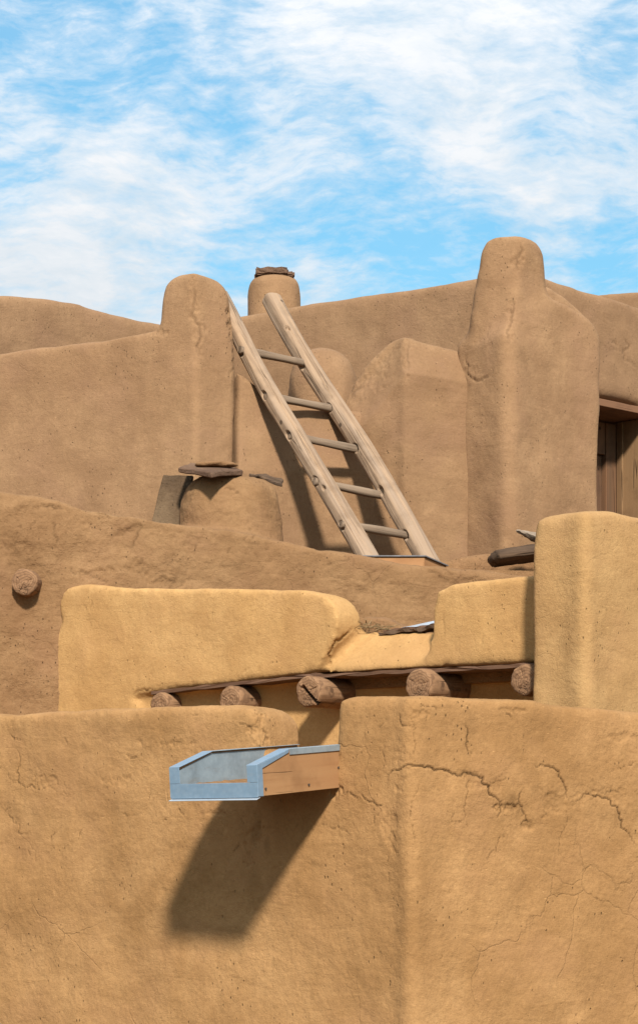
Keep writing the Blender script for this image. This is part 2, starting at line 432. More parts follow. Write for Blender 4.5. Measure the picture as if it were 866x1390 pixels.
cr = [Z6([(190, 285), (193, 262), (205, 250), (245, 234), (300, 240), (320, 250), (350, 253), (385, 265), (405, 256), (430, 265), (450, 290), (465, 310), (490, 330), (510, 350), (528, 353)], 1.5),
      Z6([(575, 235), (600, 240), (620, 238), (645, 250), (660, 275), (672, 310), (682, 342)], 1.2), Z6([(682, 342), (672, 370), (668, 400), (655, 445), (668, 495)], .6),
      Z6([(680, 345), (700, 335), (725, 312), (760, 318), (790, 330), (812, 350), (818, 370), (820, 405), (850, 440), (880, 455)], 1.2),
      Z6([(760, 312), (790, 310), (824, 318)], .8),
      Z6([(395, 120), (410, 150), (404, 175), (415, 215)], 1.1), Z6([(218, 95), (225, 125), (267, 132)], .9), Z6([(405, 268), (408, 310), (402, 345), (400, 400)], .7),
      Z6([(520, 425), (485, 455), (448, 495)], .7), Z6([(498, 90), (530, 108)], .9), Z6([(100, 315), (150, 335), (188, 348)], .9), Z6([(780, 265), (830, 240), (866, 225)], .7),
      Z6([(490, 330), (498, 360), (488, 380)], 1.0), Z6([(560, 300), (545, 330), (560, 370), (570, 410)], 1.0), Z6([(265, 80), (268, 180), (266, 235)], .6),
      Z6([(275, 80), (300, 78), (330, 95)], .8), Z6([(285, 270), (262, 320), (258, 400), (265, 470)], .6), Z6([(460, 310), (500, 260), (520, 240)], .5),
      Z6([(55, 300), (90, 310), (120, 330)], .9), Z6([(5, 390), (60, 405), (95, 425)], .6), Z6([(355, 395), (400, 385)], .6), Z6([(165, 180), (180, 215), (178, 250)], .6),
      Z5([(42, 170), (50, 240), (62, 290), (100, 300), (145, 288)], .8), Z5([(330, 200), (360, 215), (392, 210)], .7), Z5([(310, 355), (350, 370)], .6), Z5([(0, 345), (40, 390), (75, 415)], .6),
      Z5([(405, 300), (395, 330)], .6), Z5([(700, 130), (712, 160), (705, 185)], .9), Z5([(120, 290), (190, 320)], .4), Z5([(650, 120), (690, 135)], .7)]
for i in range(45):
    x0, y0 = rng.uniform(0, 866), 965+abs(rng.normal())*120
    a = rng.uniform(0, 6.3); L = rng.uniform(5, 26); p = [(x0, y0)]
    for _ in range(3):
        a += rng.normal()*.5; p.append((p[-1][0]+math.cos(a)*L/3, p[-1][1]+math.sin(a)*L/3))
    cr.append((p, rng.uniform(.35, .75)))
carve(me, cr, .009, .62, crack_shade=.8, chips=[(690, 1097, 14, 7, .012), (658, 1068, 26, 6, .006), (752, 1088, 22, 16, .006), (715, 1125, 9, 7, .010), (640, 1052, 14, 5, .006),
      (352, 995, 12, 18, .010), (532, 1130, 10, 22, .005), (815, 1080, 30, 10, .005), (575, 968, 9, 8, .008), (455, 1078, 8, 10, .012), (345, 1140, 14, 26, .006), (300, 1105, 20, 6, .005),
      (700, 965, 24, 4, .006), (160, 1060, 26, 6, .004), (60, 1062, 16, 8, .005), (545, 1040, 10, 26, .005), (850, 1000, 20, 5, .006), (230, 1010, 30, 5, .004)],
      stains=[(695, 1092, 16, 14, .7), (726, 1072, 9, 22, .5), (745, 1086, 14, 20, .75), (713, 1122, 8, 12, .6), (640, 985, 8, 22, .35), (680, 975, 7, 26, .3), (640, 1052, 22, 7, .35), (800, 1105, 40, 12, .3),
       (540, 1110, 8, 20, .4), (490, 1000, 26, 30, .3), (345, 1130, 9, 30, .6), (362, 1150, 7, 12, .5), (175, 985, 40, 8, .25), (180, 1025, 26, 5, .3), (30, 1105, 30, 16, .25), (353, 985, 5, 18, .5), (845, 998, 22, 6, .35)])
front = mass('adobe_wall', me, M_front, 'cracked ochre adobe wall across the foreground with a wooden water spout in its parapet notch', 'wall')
c0 = FL.at(563, 1000)
fl, fr = FL.at(-540, 1000), FR.at(1380, 1000)
roof(front, [(fl.x, fl.y+.15), (c0.x, c0.y+.2), (fr.x, fr.y+.15), (3.6, 12.2), (1.2, 12.2), (-1.6, 13.4), (-4.0, 13)], 1.93, M_front)

# ------------------------------------------------------------------ WATER SPOUT (canale) through the notch
Rp = FL.at(460, 1070); n_, u_ = FL.n, FL.u
L_ = (Rp.x*F-(350-CX)*Rp.y)/(-n_.x*F+(350-CX)*n_.y); tip = Rp+n_*L_
w_ = (tip.x*F-(233-CX)*tip.y)/(u_.x*F-(233-CX)*u_.y)
slope = (px_z(1082, tip.y)-Rp.z)/L_
X = (n_+Vector((0, 0, slope))).normalized(); Yv = u_.copy(); Z = X.cross(Yv).normalized()
if Z.z < 0: Z = -Z
sp = root('water_spout', Rp, 'wooden roof water spout lined with galvanised sheet, metal flashing tinted with reflected sky blue on its open end', 'water spout')
W = frame(Rp, X, Z.cross(X), Z); ysgn = 1 if Z.cross(X).dot(u_) > 0 else -1
# local: x out of the wall, y along u (right = +) , z up.  right side at y=0, left side at y=-w
Lx = L_; H = .187; back = -.30
prof = [(back, .0), (Lx, .0), (Lx, .128), (Lx-.24, H), (back, H)]
def sideprof(bm, y0, y1, pts):
    f = [Vector((x, y0*ysgn, z)) for x, z in pts]; b = [Vector((x, y1*ysgn, z)) for x, z in pts]; solid(bm, f, b)
for y0, y1 in ((-.038, 0), (-w_, -w_+.038)):
    bm = bmesh.new(); sideprof(bm, y0, y1, prof); sb = part('side_board', bm, W_board, W, sp, bevel=.002)
    if y1 == 0:
        for sx, sz in ((Lx-.055, .03), (Lx-.38, .028), (Lx-.62, .09)):
            bm = bmesh.new(); bmesh.ops.create_cone(bm, segments=10, radius1=.0055, radius2=.0045, depth=.006, cap_ends=True)
            Wm = W @ Matrix.Translation((sx, .002*ysgn, sz)) @ Matrix.Rotation(R(90), 4, 'X'); part('screw', bm, T_screw, Wm, sb)
bm = bmesh.new(); box(bm, back, Lx, min(-.04*ysgn, (-w_+.04)*ysgn), max(-.04*ysgn, (-w_+.04)*ysgn), 0, .03); part('floor_board', bm, W_board, W, sp, bevel=.002)
def strip(name, pts, mat, bev=.0008):
    bm = bmesh.new()
    for y0, y1, pr in pts: sideprof(bm, y0, y1, pr)
    return part(name, bm, mat, W, sp, bevel=bev, seg=1)
# thin lining sheets on the inner faces and floor
strip('metal_lining', [(-.0415, -.0395, [(back, .034), (Lx-.004, .034), (Lx-.004, .118), (Lx-.246, H-.006), (back, H-.006)]),
                       (-w_+.0395, -w_+.0415, [(back, .034), (Lx-.004, .034), (Lx-.004, .118), (Lx-.246, H-.006), (back, H-.006)]),
                       (-w_+.043, -.043, [(back, .0315), (Lx-.004, .0315), (Lx-.004, .0335), (back, .0335)])], T_galv)
bm = bmesh.new(); N = 30; f = [Vector((back+.1+(Lx-.11-back)*i/N, (-w_+.0425)*ysgn, .056+.006*mnoise.noise(Vector((i*.7, 2, 0))))) for i in range(N+1)]
f += [Vector((Lx-.008, (-w_+.0425)*ysgn, .034)), Vector((back+.1, (-w_+.0425)*ysgn, .034))]
solid(bm, f, [p+Vector((0, .05*ysgn, -.018 if p.z > .04 else 0)) for p in f]); part('silt', bm, M_brown, W, sp)
# sky-tinted flashing on the open end: a lip across the bottom, two uprights, and the slanted caps with turned-down flanges
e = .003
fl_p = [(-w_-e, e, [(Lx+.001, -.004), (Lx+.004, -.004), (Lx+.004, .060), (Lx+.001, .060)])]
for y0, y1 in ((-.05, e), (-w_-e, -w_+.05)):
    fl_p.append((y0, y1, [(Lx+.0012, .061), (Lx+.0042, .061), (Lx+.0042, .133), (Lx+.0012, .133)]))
strip('end_flashing', fl_p, T_skytint)
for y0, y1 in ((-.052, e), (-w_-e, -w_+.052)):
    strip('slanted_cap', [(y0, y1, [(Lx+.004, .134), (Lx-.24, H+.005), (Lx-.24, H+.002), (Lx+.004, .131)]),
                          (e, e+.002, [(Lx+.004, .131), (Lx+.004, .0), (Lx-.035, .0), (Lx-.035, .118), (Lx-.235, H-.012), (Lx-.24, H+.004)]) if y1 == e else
                          (-w_-e-.002, -w_-e, [(Lx+.004, .131), (Lx+.004, .0), (Lx-.035, .0), (Lx-.035, .118), (Lx-.235, H-.012), (Lx-.24, H+.004)])], T_skytint)
    strip('top_cap', [(y0, y1, [(Lx-.243, H+.002), (Lx-.243, H+.005), (back, H+.005), (back, H+.002)]),
                      (e, e+.002, [(Lx-.243, H+.004), (Lx-.243, H-.022), (back, H-.022), (back, H+.004)]) if y1 == e else
                      (-w_-e-.002, -w_-e, [(Lx-.243, H+.004), (Lx-.243, H-.022), (back, H-.022), (back, H+.004)])], T_galv)
strip('drip_edge', [(-w_-.004, .004, [(Lx-.01, -.006), (Lx+.018, -.014), (Lx+.019, -.011), (Lx-.01, -.003)])], T_edge)

# ------------------------------------------------------------------ PIER at the right
PL = Plane(800, 10.72, 33); PR = Plane(800, 10.72, -40)
bm = bmesh.new()
prism(bm, PL, [(724, 712), (729, 701), (748, 698), (803, 692), (808, 1560), (719, 1560), (720, 900)], .34)
prism(bm, PR, [(792, 692), (840, 693), (905, 708), (980, 730), (1200, 760), (1200, 1560), (792, 1560)], .34)
me = remesh(bm, .022, 24, ((.7, .035), (.2, .010)), 1, ((.08, .003), (.025, .002)))
mass('adobe_pier', me, M_pier, 'tall square yellow adobe pier rising behind the front wall below the wooden door', 'pier')

# ------------------------------------------------------------------ YELLOW PARAPET WALL over a ledge board, with vigas
dxb = px_x(725, 11.1)-px_x(90, 13.2); th2 = math.degrees(math.atan2(13.2-11.1, dxb))
YL = Plane(725, 11.1, th2)
top = [(82, 797), (92, 788), (113, 785), (180, 789), (250, 791), (345, 793), (415, 795), (436, 801), (450, 818), (460, 836), (474, 847), (500, 851), (572, 854), (582, 842), (586, 812), (593, 797), (612, 791), (660, 786), (725, 779), (760, 775)]
bm = bmesh.new()
left = [(84, 806), (94, 797), (113, 794), (180, 798), (250, 799), (345, 800), (410, 801), (436, 806), (452, 820), (458, 838), (458, 856), (444, 886), (428, 914), (300, 929), (190, 941), (174, 945), (186, 956), (215, 1050), (34, 1050), (50, 985), (66, 948), (62, 915), (75, 895), (70, 868), (83, 845), (79, 822)]
prism(bm, YL, left, .23)
right = [(572, 905), (584, 865), (586, 822), (592, 801), (612, 793), (660, 787), (725, 780), (760, 776), (760, 896), (725, 900), (640, 904)]
YLb = YL.moved(-.04)
prism(bm, YLb, right, .25)
A, B = 415, 600                                            # sloping ledge between the two, rising away from the board
def rampsec(px): return [YLb.at(px, 917 if px < 500 else 906), YLb.at(px, 908 if px < 500 else 898), YL.moved(-.27).at(px+14, 855), YL.moved(-.27).at(px+14, 902)]
solid(bm, rampsec(A), rampsec(B))
YL2 = Plane(190, YL.Y(190)+.05, th2-6)
prism(bm, YL2, [(150, 850), (415, 850), (440, 885), (590, 875), (760, 830), (760, 1100), (150, 1100)], .24)
me = remesh(bm, .020, 10, ((.8, .03), (.25, .012)), 1, ((.08, .003), (.025, .002)))
carve(me, [([(434, 908), (446, 888), (464, 868), (480, 852)], 1.1), ([(600, 830), (602, 870)], .4), ([(180, 945), (205, 935)], .8), ([(330, 915), (340, 905)], .6),
           ([(500, 885), (505, 900)], .5), ([(655, 855), (652, 880)], .5), ([(110, 830), (125, 815)], .6)], .010, 1.2)
yw = mass('parapet_wall', me, M_yellow, 'smooth yellow adobe parapet with a dip, carried on a dark ledge board and log ends', 'wall')
roof(yw, [(-1.2, 13.15), (1.1, 11.35), (1.4, 11.5), (2.2, 12.3), (2.2, 13.6), (-1.0, 13.4)], 2.64, M_brown)
# ledge board in three butted lengths, its lower front edge showing below the plaster
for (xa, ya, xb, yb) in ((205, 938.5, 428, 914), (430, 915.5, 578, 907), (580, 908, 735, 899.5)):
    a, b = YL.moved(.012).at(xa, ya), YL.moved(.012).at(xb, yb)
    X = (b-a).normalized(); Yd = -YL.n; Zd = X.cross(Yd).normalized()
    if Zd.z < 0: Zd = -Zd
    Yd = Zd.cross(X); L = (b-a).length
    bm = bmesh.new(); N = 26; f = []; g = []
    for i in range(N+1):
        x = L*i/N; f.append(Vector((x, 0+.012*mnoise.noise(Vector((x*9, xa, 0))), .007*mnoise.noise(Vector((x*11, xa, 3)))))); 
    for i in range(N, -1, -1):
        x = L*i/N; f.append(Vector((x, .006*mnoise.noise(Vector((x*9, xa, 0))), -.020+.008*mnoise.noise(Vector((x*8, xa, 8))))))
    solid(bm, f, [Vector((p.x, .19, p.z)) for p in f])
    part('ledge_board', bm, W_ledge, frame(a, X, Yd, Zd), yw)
def viga(parent, c, axis, r, L, seed, slot=None, label=None):
    """c = centre of the visible end; axis points out of the wall"""
    Zd = axis.normalized(); X = Vector((0, 0, 1)).cross(Zd).normalized(); Yd = Zd.cross(X)
    bm = bmesh.new(); n = 72; rows = []
    prof = [(-L, 1.0)]+[(-L+L*.93*i/14, 1.0) for i in range(1, 15)]+[(-.012, .99), (-.004, .96), (0, .90)]+[(0.002, q) for q in (.8, .7, .6, .5, .4, .3, .2, .1)]
    for z, q in prof:
        row = []
        for i in range(n):
            a = 2*math.pi*i/n; ca, sa = math.cos(a), math.sin(a)
            rr = r*q*(1+.07*mnoise.noise(Vector((ca*1.3, sa*1.3, seed)))+.03*mnoise.noise(Vector((ca*5, sa*5, seed+z*6))))
            dz = .004*mnoise.noise(Vector((ca*q*3, sa*q*3, seed+5)))+.004*mnoise.noise(Vector((ca*q*11, sa*q*11, seed+2))) if z > -.02 else 0
            # radial drying splits
            for k in range(3):
                ak = seed*1.7+k*2.3; d = (a-ak+math.pi) % (2*math.pi)-math.pi
                if z > -.02 and abs(d)*q < .05 and (.1+.2*k) < q < (.75+.1*((seed*k) % 3)): dz -= .006*(1-abs(d)*q/.05)
            if slot and z > -.02:
                px_, py_ = ca*q, sa*q; s0, ang, wd = slot
                t = px_*math.cos(ang)+py_*math.sin(ang); s = -px_*math.sin(ang)+py_*math.cos(ang)
                if abs(s-s0) < wd and t < .55: dz -= .05
            row.append(bm.verts.new((rr*ca, rr*sa, z+dz)))
        rows.append(row)
    for a_, b_ in zip(rows, rows[1:]):
        for i in range(n):
            j = (i+1) % n; bm.faces.new((a_[i], a_[j], b_[j], b_[i]))
    bm.faces.new(rows[-1])
    o = part('viga', bm, W_viga, frame(c, X, Yd, Zd), parent, smooth=True)
    o.data.set_sharp_from_angle(angle=R(40))
    if label: o['label'] = label
    return o
for i, (x, y, rp, pr, sl) in enumerate(((216, 957, 17, .05, None), (312, 951, 19.5, .06, None), (418, 939, 22, .11, (0.05, 2.35, .13)), (568, 931, 23, .09, None), (711, 923, 22, .08, None))):
    pl = YL.moved(pr); c = pl.at(x, y)
    viga(yw, c, (YL.n+Vector((0, 0, -.02))), rp*c.y/F, .45, 3+i*2.3, sl, 'split round beam end with a deep diagonal gash' if sl else None)

# ------------------------------------------------------------------ BROWN WALL behind
BL = Plane(90, 13.25, -8)
bm = bmesh.new()
prism(bm, BL, [(-620, 610), (-260, 634), (-100, 649), (0, 667), (50, 673), (100, 684), (170, 696), (240, 708), (320, 720), (390, 735), (440, 746), (485, 753), (540, 764), (585, 768), (640, 775), (727, 783), (900, 790), (1200, 795), (1200, 1560), (-620, 1560)], .34)
Yc = 13.78; cx = px_x(312, Yc); secs = []
for py, rp in ((800, 80), (740, 75), (715, 73), (690, 70.5), (668, 67), (655, 62), (646, 54), (641, 42), (639, 24)):
    secs.append(ring(cx, Yc, px_z(py, 13.5), rp*13.5/F, rp*13.5/F*.9))
loft(bm, secs)
me = remesh(bm, .022, 12, ((.8, .05), (.2, .03)), 1, ((.09, .008), (.035, .007), (.015, .005)))
Z3 = lambda l, w=1: ([(.508*x, 640+.508*y) for x, y in l], w)
cr = [Z3([(125, 125), (145, 170), (155, 205)], 1.0), Z3([(40, 110), (47, 180), (35, 230)], .8), Z3([(330, 160), (380, 150), (360, 185), (345, 210)], 1.0), Z3([(415, 300), (440, 280), (485, 300)], 1.0),
      Z3([(110, 85), (140, 90), (170, 97)], 1.3), Z3([(360, 280), (385, 250), (380, 230)], .8), Z3([(200, 265), (260, 280), (285, 305)], 1.0), Z3([(250, 110), (300, 125)], .6), Z3([(640, 190), (690, 235), (700, 290)], .6),
      ([(302, 660), (318, 664), (330, 672)], .9), ([(345, 715), (332, 738)], .6), ([(580, 775), (600, 790)], .9), ([(510, 800), (540, 790), (560, 812)], .6), ([(440, 775), (470, 790)], .5), ([(600, 770), (618, 778)], .8), ([(625, 775), (622, 790)], .8)]
for i in range(40):
    x0, y0 = rng.uniform(0, 700), rng.uniform(690, 900); a = rng.uniform(0, 6.3); L = rng.uniform(6, 22); p = [(x0, y0)]
    for _ in range(3):
        a += rng.normal()*.5; p.append((p[-1][0]+math.cos(a)*L/3, p[-1][1]+math.sin(a)*L/3))
    cr.append((p, rng.uniform(.4, .9)))
carve(me, cr, .013, .85, crack_shade=.4, chips=[(175, 722, 14, 8, .012), (185, 770, 12, 12, .012), (130, 780, 26, 8, .012), (225, 792, 22, 6, .014), (60, 690, 30, 4, .008), (260, 745, 18, 8, .008), (30, 740, 20, 10, .008), (480, 800, 24, 12, .008), (640, 790, 20, 6, .008)])
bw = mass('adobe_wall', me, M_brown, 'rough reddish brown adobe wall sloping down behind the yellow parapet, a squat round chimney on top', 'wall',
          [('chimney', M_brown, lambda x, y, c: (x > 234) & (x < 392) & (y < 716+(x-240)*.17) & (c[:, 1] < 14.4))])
roof(bw, [(-4.4, 13.25), (3.0, 14.0), (3.0, 15.5), (-4.4, 15.5)], 3.33, M_brown)
pl = BL.moved(.10); c = pl.at(33, 790); viga(bw, c, BL.n+Vector((-.22, 0, -.03)), 18.5*c.y/F, .4, 21.0)
bm = bmesh.new()
prism(bm, Plane(640, 14.15, -10), [(540, 782), (590, 763), (625, 757), (675, 751), (727, 746), (830, 741), (1100, 741), (1100, 850), (540, 850)], .45)
me = remesh(bm, .025, 12, ((.5, .04), (.2, .015)), 1, ((.07, .008),))
mass('mud_bank', me, M_brown, 'low sloping mud bank on the roof below the dark bark slab', 'mud bank')

# ------------------------------------------------------------------ round chimney stub on the brown wall, with slabs
def slab(name, pts, n, t, mat, label, cat, jit=.01, lump=None, sub=3):
    """irregular flat slab: outline points in world, thickness t along -n"""
    c = sum(pts, Vector())/len(pts); bm = bmesh.new()
    solid(bm, [p-c for p in pts], [p-c-n*t for p in pts])
    bmesh.ops.triangulate(bm, faces=[f for f in bm.faces if len(f.verts) > 4])
    bmesh.ops.bevel(bm, geom=bm.edges[:], offset=min(.006, t*.2), segments=1, affect='EDGES')
    bmesh.ops.subdivide_edges(bm, edges=bm.edges[:], cuts=sub, use_grid_fill=True)
    for v in bm.verts:
        q = v.co*13+c
        v.co += Vector((mnoise.noise(q), mnoise.noise(q+Vector((7, 0, 0))), mnoise.noise(q+Vector((0, 9, 0)))))*jit
    me = bpy.data.meshes.new(name); bm.to_mesh(me); bm.free()
    o = link(name, me, mat); o.location = c; return tag(o, label, cat)
# flat stone: tilted so its near corner shows the underside
fs = slab('flat_stone', [P(241, 634, 13.62), P(287, 641, 13.36), P(330, 638, 13.62), P(310, 630, 14.0), P(258, 629, 14.0)], Vector((0, 0, 1)), .032, M_stone,
          'thin flat dark stone lying tilted on the round chimney stub', 'stone slab', .008)
bm = bmesh.new()
for cxp, s in ((283, .055), (297, .06), (309, .045)):
    b2 = bmesh.ops.create_icosphere(bm, subdivisions=3, radius=s)
    for v in b2['verts']:
        q = v.co*22+Vector((cxp, 0, 0)); v.co *= 1+.3*mnoise.noise(q); v.co.z *= .38; v.co.x *= 1.4
        v.co += P(cxp, 630.5, 13.72)
me = bpy.data.meshes.new('clod'); bm.to_mesh(me); bm.free(); me.shade_smooth()
cl = link('mud_clod', based(me, P(297, 632, 13.72)), M_brown); cl.location = P(297, 632, 13.72)
tag(cl, 'dried lumps of mud lying on the flat stone of the chimney stub', 'mud clod')
slab('leaning_slab', [P(198, 735, 13.72), P(222, 645, 13.98), P(262, 646, 13.98), P(250, 735, 13.72)], Vector((0, -1, .1)).normalized(), .05, M_slab,
     'dark square slab leaning against the round chimney stub', 'stone slab', .012)
slab('bark_strip', [P(338, 643, 14.1), P(352, 646, 14.0), P(383, 657, 13.98), P(384, 650, 14.2), P(362, 643, 14.3)], Vector((0, 0, 1)), .018, W_dark,
     'thin dark curled bark strip behind the round chimney stub', 'bark strip', .014)

# ------------------------------------------------------------------ LEFT UPPER WALL with chimney
LW = Plane(265, 14.42, 26); LR = Plane(265, 14.42, -35)
bm = bmesh.new()
prism(bm, LW, [(-620, 560), (-260, 520), (-100, 495), (0, 477), (60, 469), (140, 459), (195, 450), (216, 446), (268, 446), (268, 830), (-620, 830)], .38)
prism(bm, LR, [(262, 448), (312, 448), (318, 520), (319, 600), (319, 830), (262, 830)], .38)
loft(bm, [footsec(py, 14.42, [(l, 14.53), (265, 14.42), (r, 14.6), (r-3, 14.93), (l+8, 14.9)]) for py, l, r in ((560, 222, 319), (450, 216, 317), (405, 218, 314), (386, 221, 311), (374, 226, 304), (366, 238, 292))])
me = remesh(bm, .022, 18, ((.8, .035), (.25, .012)), 1, ((.08, .003), (.025, .002)))
carve(me, [([(264, 383), (266, 400), (263, 432), (268, 470), (272, 480)], 1.3), ([(257, 432), (270, 434)], 1.0), ([(216, 449), (222, 456)], .8), ([(314, 425), (317, 450), (316, 520)], 1.0)], .012, 1.0, [(264, 405, 5, 30, .010), (270, 455, 8, 14, .010), (314, 445, 5, 24, .018), (216, 450, 8, 5, .010), (272, 476, 6, 8, .010)])
mass('adobe_wall', me, M_upper, 'smooth brown adobe wall at the left with a square stub chimney on its end', 'wall',
     [('chimney', M_upper, lambda x, y, c: (y < 453) & (x > 208) & (c[:, 1] < 15.4))])

# ------------------------------------------------------------------ CENTRE: low wall the ladder leans on, mound, gabled block
bm = bmesh.new()
prism(bm, Plane(388, 14.66, -22), [(322, 494), (330, 499), (345, 513), (385, 529), (430, 541), (480, 552), (560, 560), (560, 830), (322, 830)], .45)
me = remesh(bm, .024, 9, ((.7, .035), (.25, .012)), 1, ((.08, .004),))
lean(me, [(300, 640), (600, 640)], .28)
mass('low_adobe_wall', me, M_upper2, 'low brown adobe wall with a dipping top behind the ladder', 'wall')
bm = bmesh.new(); Yc = 15.75; secs = []
for py, a, b in ((640, 388, 500), (570, 390, 495), (535, 391, 490), (510, 394, 484), (493, 401, 476), (481, 412, 465), (475, 424, 452)):
    secs.append(ring(px_x((a+b)/2, Yc), Yc, px_z(py, Yc), (b-a)/2*Yc/F, (b-a)/2*Yc/F*.85))
loft(bm, secs)
me = remesh(bm, .024, 5, ((.5, .03), (.2, .012)), 1, ((.08, .005),))
mass('adobe_mound', me, M_far, 'small rounded adobe dome between ladder rails and gabled block', 'adobe dome')

GC = Plane(553, 14.82, 21); GR = Plane(553, 14.80, -20)
bm = bmesh.new()
prism(bm, GC, [(556, 446), (534, 449), (517, 464), (498, 483), (483, 504), (470, 530), (461, 552), (460, 600), (460, 830), (558, 830)], .42)
prism(bm, GR, [(548, 446), (575, 453), (620, 466), (650, 478), (650, 830), (548, 830)], .16)
me = remesh(bm, .022, 26, ((.7, .04), (.22, .022)), 1, ((.08, .004), (.025, .002)))
lean(me, [(460, 600), (500, 570), (550, 508), (556, 506), (640, 520)], .55, .32)
carve(me, [([(555, 458), (552, 480), (553, 503)], 1.2), ([(474, 545), (482, 530), (490, 520)], 1.0), ([(480, 530), (500, 515), (520, 512)], .6), ([(545, 462), (530, 480), (522, 500)], .6)], .010, 1.0, [(553, 480, 6, 24, .010), (495, 515, 22, 14, .008), (520, 490, 10, 16, .007), (480, 545, 10, 10, .008)])
mass('adobe_block', me, M_upper2, 'brown adobe block with a sloping shoulder, right of the ladder', 'adobe block')

# ------------------------------------------------------------------ BIG CHIMNEY WALL
HC = Plane(692, 14.7, 42); HR = Plane(692, 14.7, -40)
bm = bmesh.new()
prism(bm, HC, [(628, 540), (632, 510), (642, 488), (697, 460), (697, 850), (626, 850), (627, 640)], .5)
prism(bm, HR, [(686, 450), (738, 400), (768, 407), (799, 427), (816, 450), (817, 500), (815, 850), (686, 850)], .5)
prism(bm, HR.moved(-.3), [(700, 470), (712, 420), (738, 384), (752, 389), (777, 406), (803, 431), (814, 465), (814, 600), (700, 600)], .3)
loft(bm, [footsec(py, 14.7, [(l, HC.Y(l)+.01), (c, HC.Y(c)+.02 if c < 692 else HR.Y(c)+.02), (r, HR.Y(r)+.04), (r-6, HR.Y(r)+.35), (l+8, HC.Y(l)+.42)]) for py, l, c, r in
          ((560, 668, 690, 780), (505, 650, 690, 775), (480, 638, 692, 768), (455, 636, 694, 760), (430, 638, 697, 752), (400, 642, 700, 745), (370, 648, 703, 741), (345, 652, 706, 739), (330, 653, 708, 739), (319, 657, 708, 733), (312, 666, 708, 724))])
me = remesh(bm, .023, 34, ((.8, .05), (.25, .016)), 1, ((.08, .003), (.025, .002)))
carve(me, [([(706, 330), (702, 350), (700, 368)], 1.4), ([(698, 400), (692, 440), (690, 465)], 1.3), ([(634, 478), (633, 505), (652, 517), (668, 500)], 1.0)], .012, 1.0, [(703, 350, 7, 16, .012), (692, 440, 4, 34, .010), (642, 505, 10, 6, .006), (655, 455, 10, 12, .005)])
mass('adobe_wall', me, M_upper, 'tall brown adobe wall right of centre carrying the biggest tapering chimney', 'wall',
     [('chimney', M_upper, lambda x, y, c: (y < 400+.62*np.clip(x-742, -100, 0)*0 + np.where(x < 742, 70-(np.clip(x, 640, 742)-640)*.65, 0)) & (c[:, 1] < 15.6))])

# ------------------------------------------------------------------ BACK BUILDING: left face, right face with door
cY = 16.7
KL = Plane(720, cY, 31); KR = Plane(720, cY, -42)
oz = KR.at(815, 555).z                                    # level of the lintel's underside
def kr(px, z):                                            # pixel row of height z on that face
    p = KR.at(px, 1000); return HY-(z-CZ)*F/p.y
bm = bmesh.new()
prism(bm, KL, [(235, 442), (330, 425), (420, 408), (520, 394), (640, 376), (725, 366), (725, 1460), (235, 1460)], .9)
prism(bm, KR, [(712, 366), (745, 376), (782, 386), (820, 398), (866, 413), (980, 444), (1500, 560), (1500, 1460), (876, 1460), (876, kr(876, oz+.085)), (770, kr(770, oz+.085)), (770, 1460), (712, 1460)], .7)
prism(bm, KR, [(760, kr(760, 3.29)), (890, kr(890, 3.29)), (890, 1460), (760, 1460)], .7)
me = remesh(bm, .027, 45, ((.9, .04), (.3, .016)), 1, ((.08, .003),))
carve(me, [([(842, 455), (855, 470), (850, 490), (866, 500)], .8), ([(828, 462), (838, 470)], .8), ([(815, 455), (835, 475), (860, 482)], .5)], .012, 1.2)
bk = mass('adobe_house', me, M_far, 'long brown adobe house along the skyline with a plank door at the right edge', 'house')
# door set back in the right face
u2, n2 = KR.u, KR.n
o2 = KR.at(770, 1000); o2 = Vector((o2.x, o2.y, 0)); e2 = KR.at(876, 1000)
wd = (Vector((e2.x, e2.y, 0))-o2).dot(u2)
zb = 3.3
WD = frame(o2+Vector((0, 0, zb)), u2, -n2, Vector((0, 0, 1)))     # x along wall, y into the wall, z up
hh = oz-zb
dr = root('wooden_door', o2+Vector((wd/2*u2.x, wd/2*u2.y, zb)), 'weathered dark plank door deep in its recess below the wooden lintel, right edge', 'door')
rec = .30
xr = wd-.03
bm = bmesh.new()
x = .0; i = 0
xd = xr-.13
while x < xd-.02:
    w = min(.115+.03*random.random(), xd-x); box(bm, x+.003, x+w-.003, rec+.012+.006*random.random(), rec+.045, 0, hh-.28); x += w; i += 1
part('door_leaf', bm, W_door, WD, dr, bevel=.003)
bm = bmesh.new(); box(bm, xd, xr, rec-.03, rec+.05, 0, hh-.02); part('door_post', bm, W_door, WD, dr, bevel=.004)
bm = bmesh.new(); box(bm, 0, xd-.002, rec-.02, rec+.05, hh-.275, hh-.02); part('transom_board', bm, W_door, WD, dr, bevel=.004)
bm = bmesh.new()
box(bm, wd-.028, wd+.01, .02, rec-.035, 0, hh-.004)
part('jamb', bm, W_jamb, WD, dr, bevel=.004)
bm = bmesh.new(); box(bm, wd-.045, wd-.030, rec-.10, rec-.04, 0, hh-.006); part('door_stop', bm, W_jamb, WD, dr, bevel=.003)
bm = bmesh.new(); box(bm, -.2, wd+.3, -.09, rec+.1, hh, hh+.055); part('lintel', bm, W_lintel, WD, dr, bevel=.004)
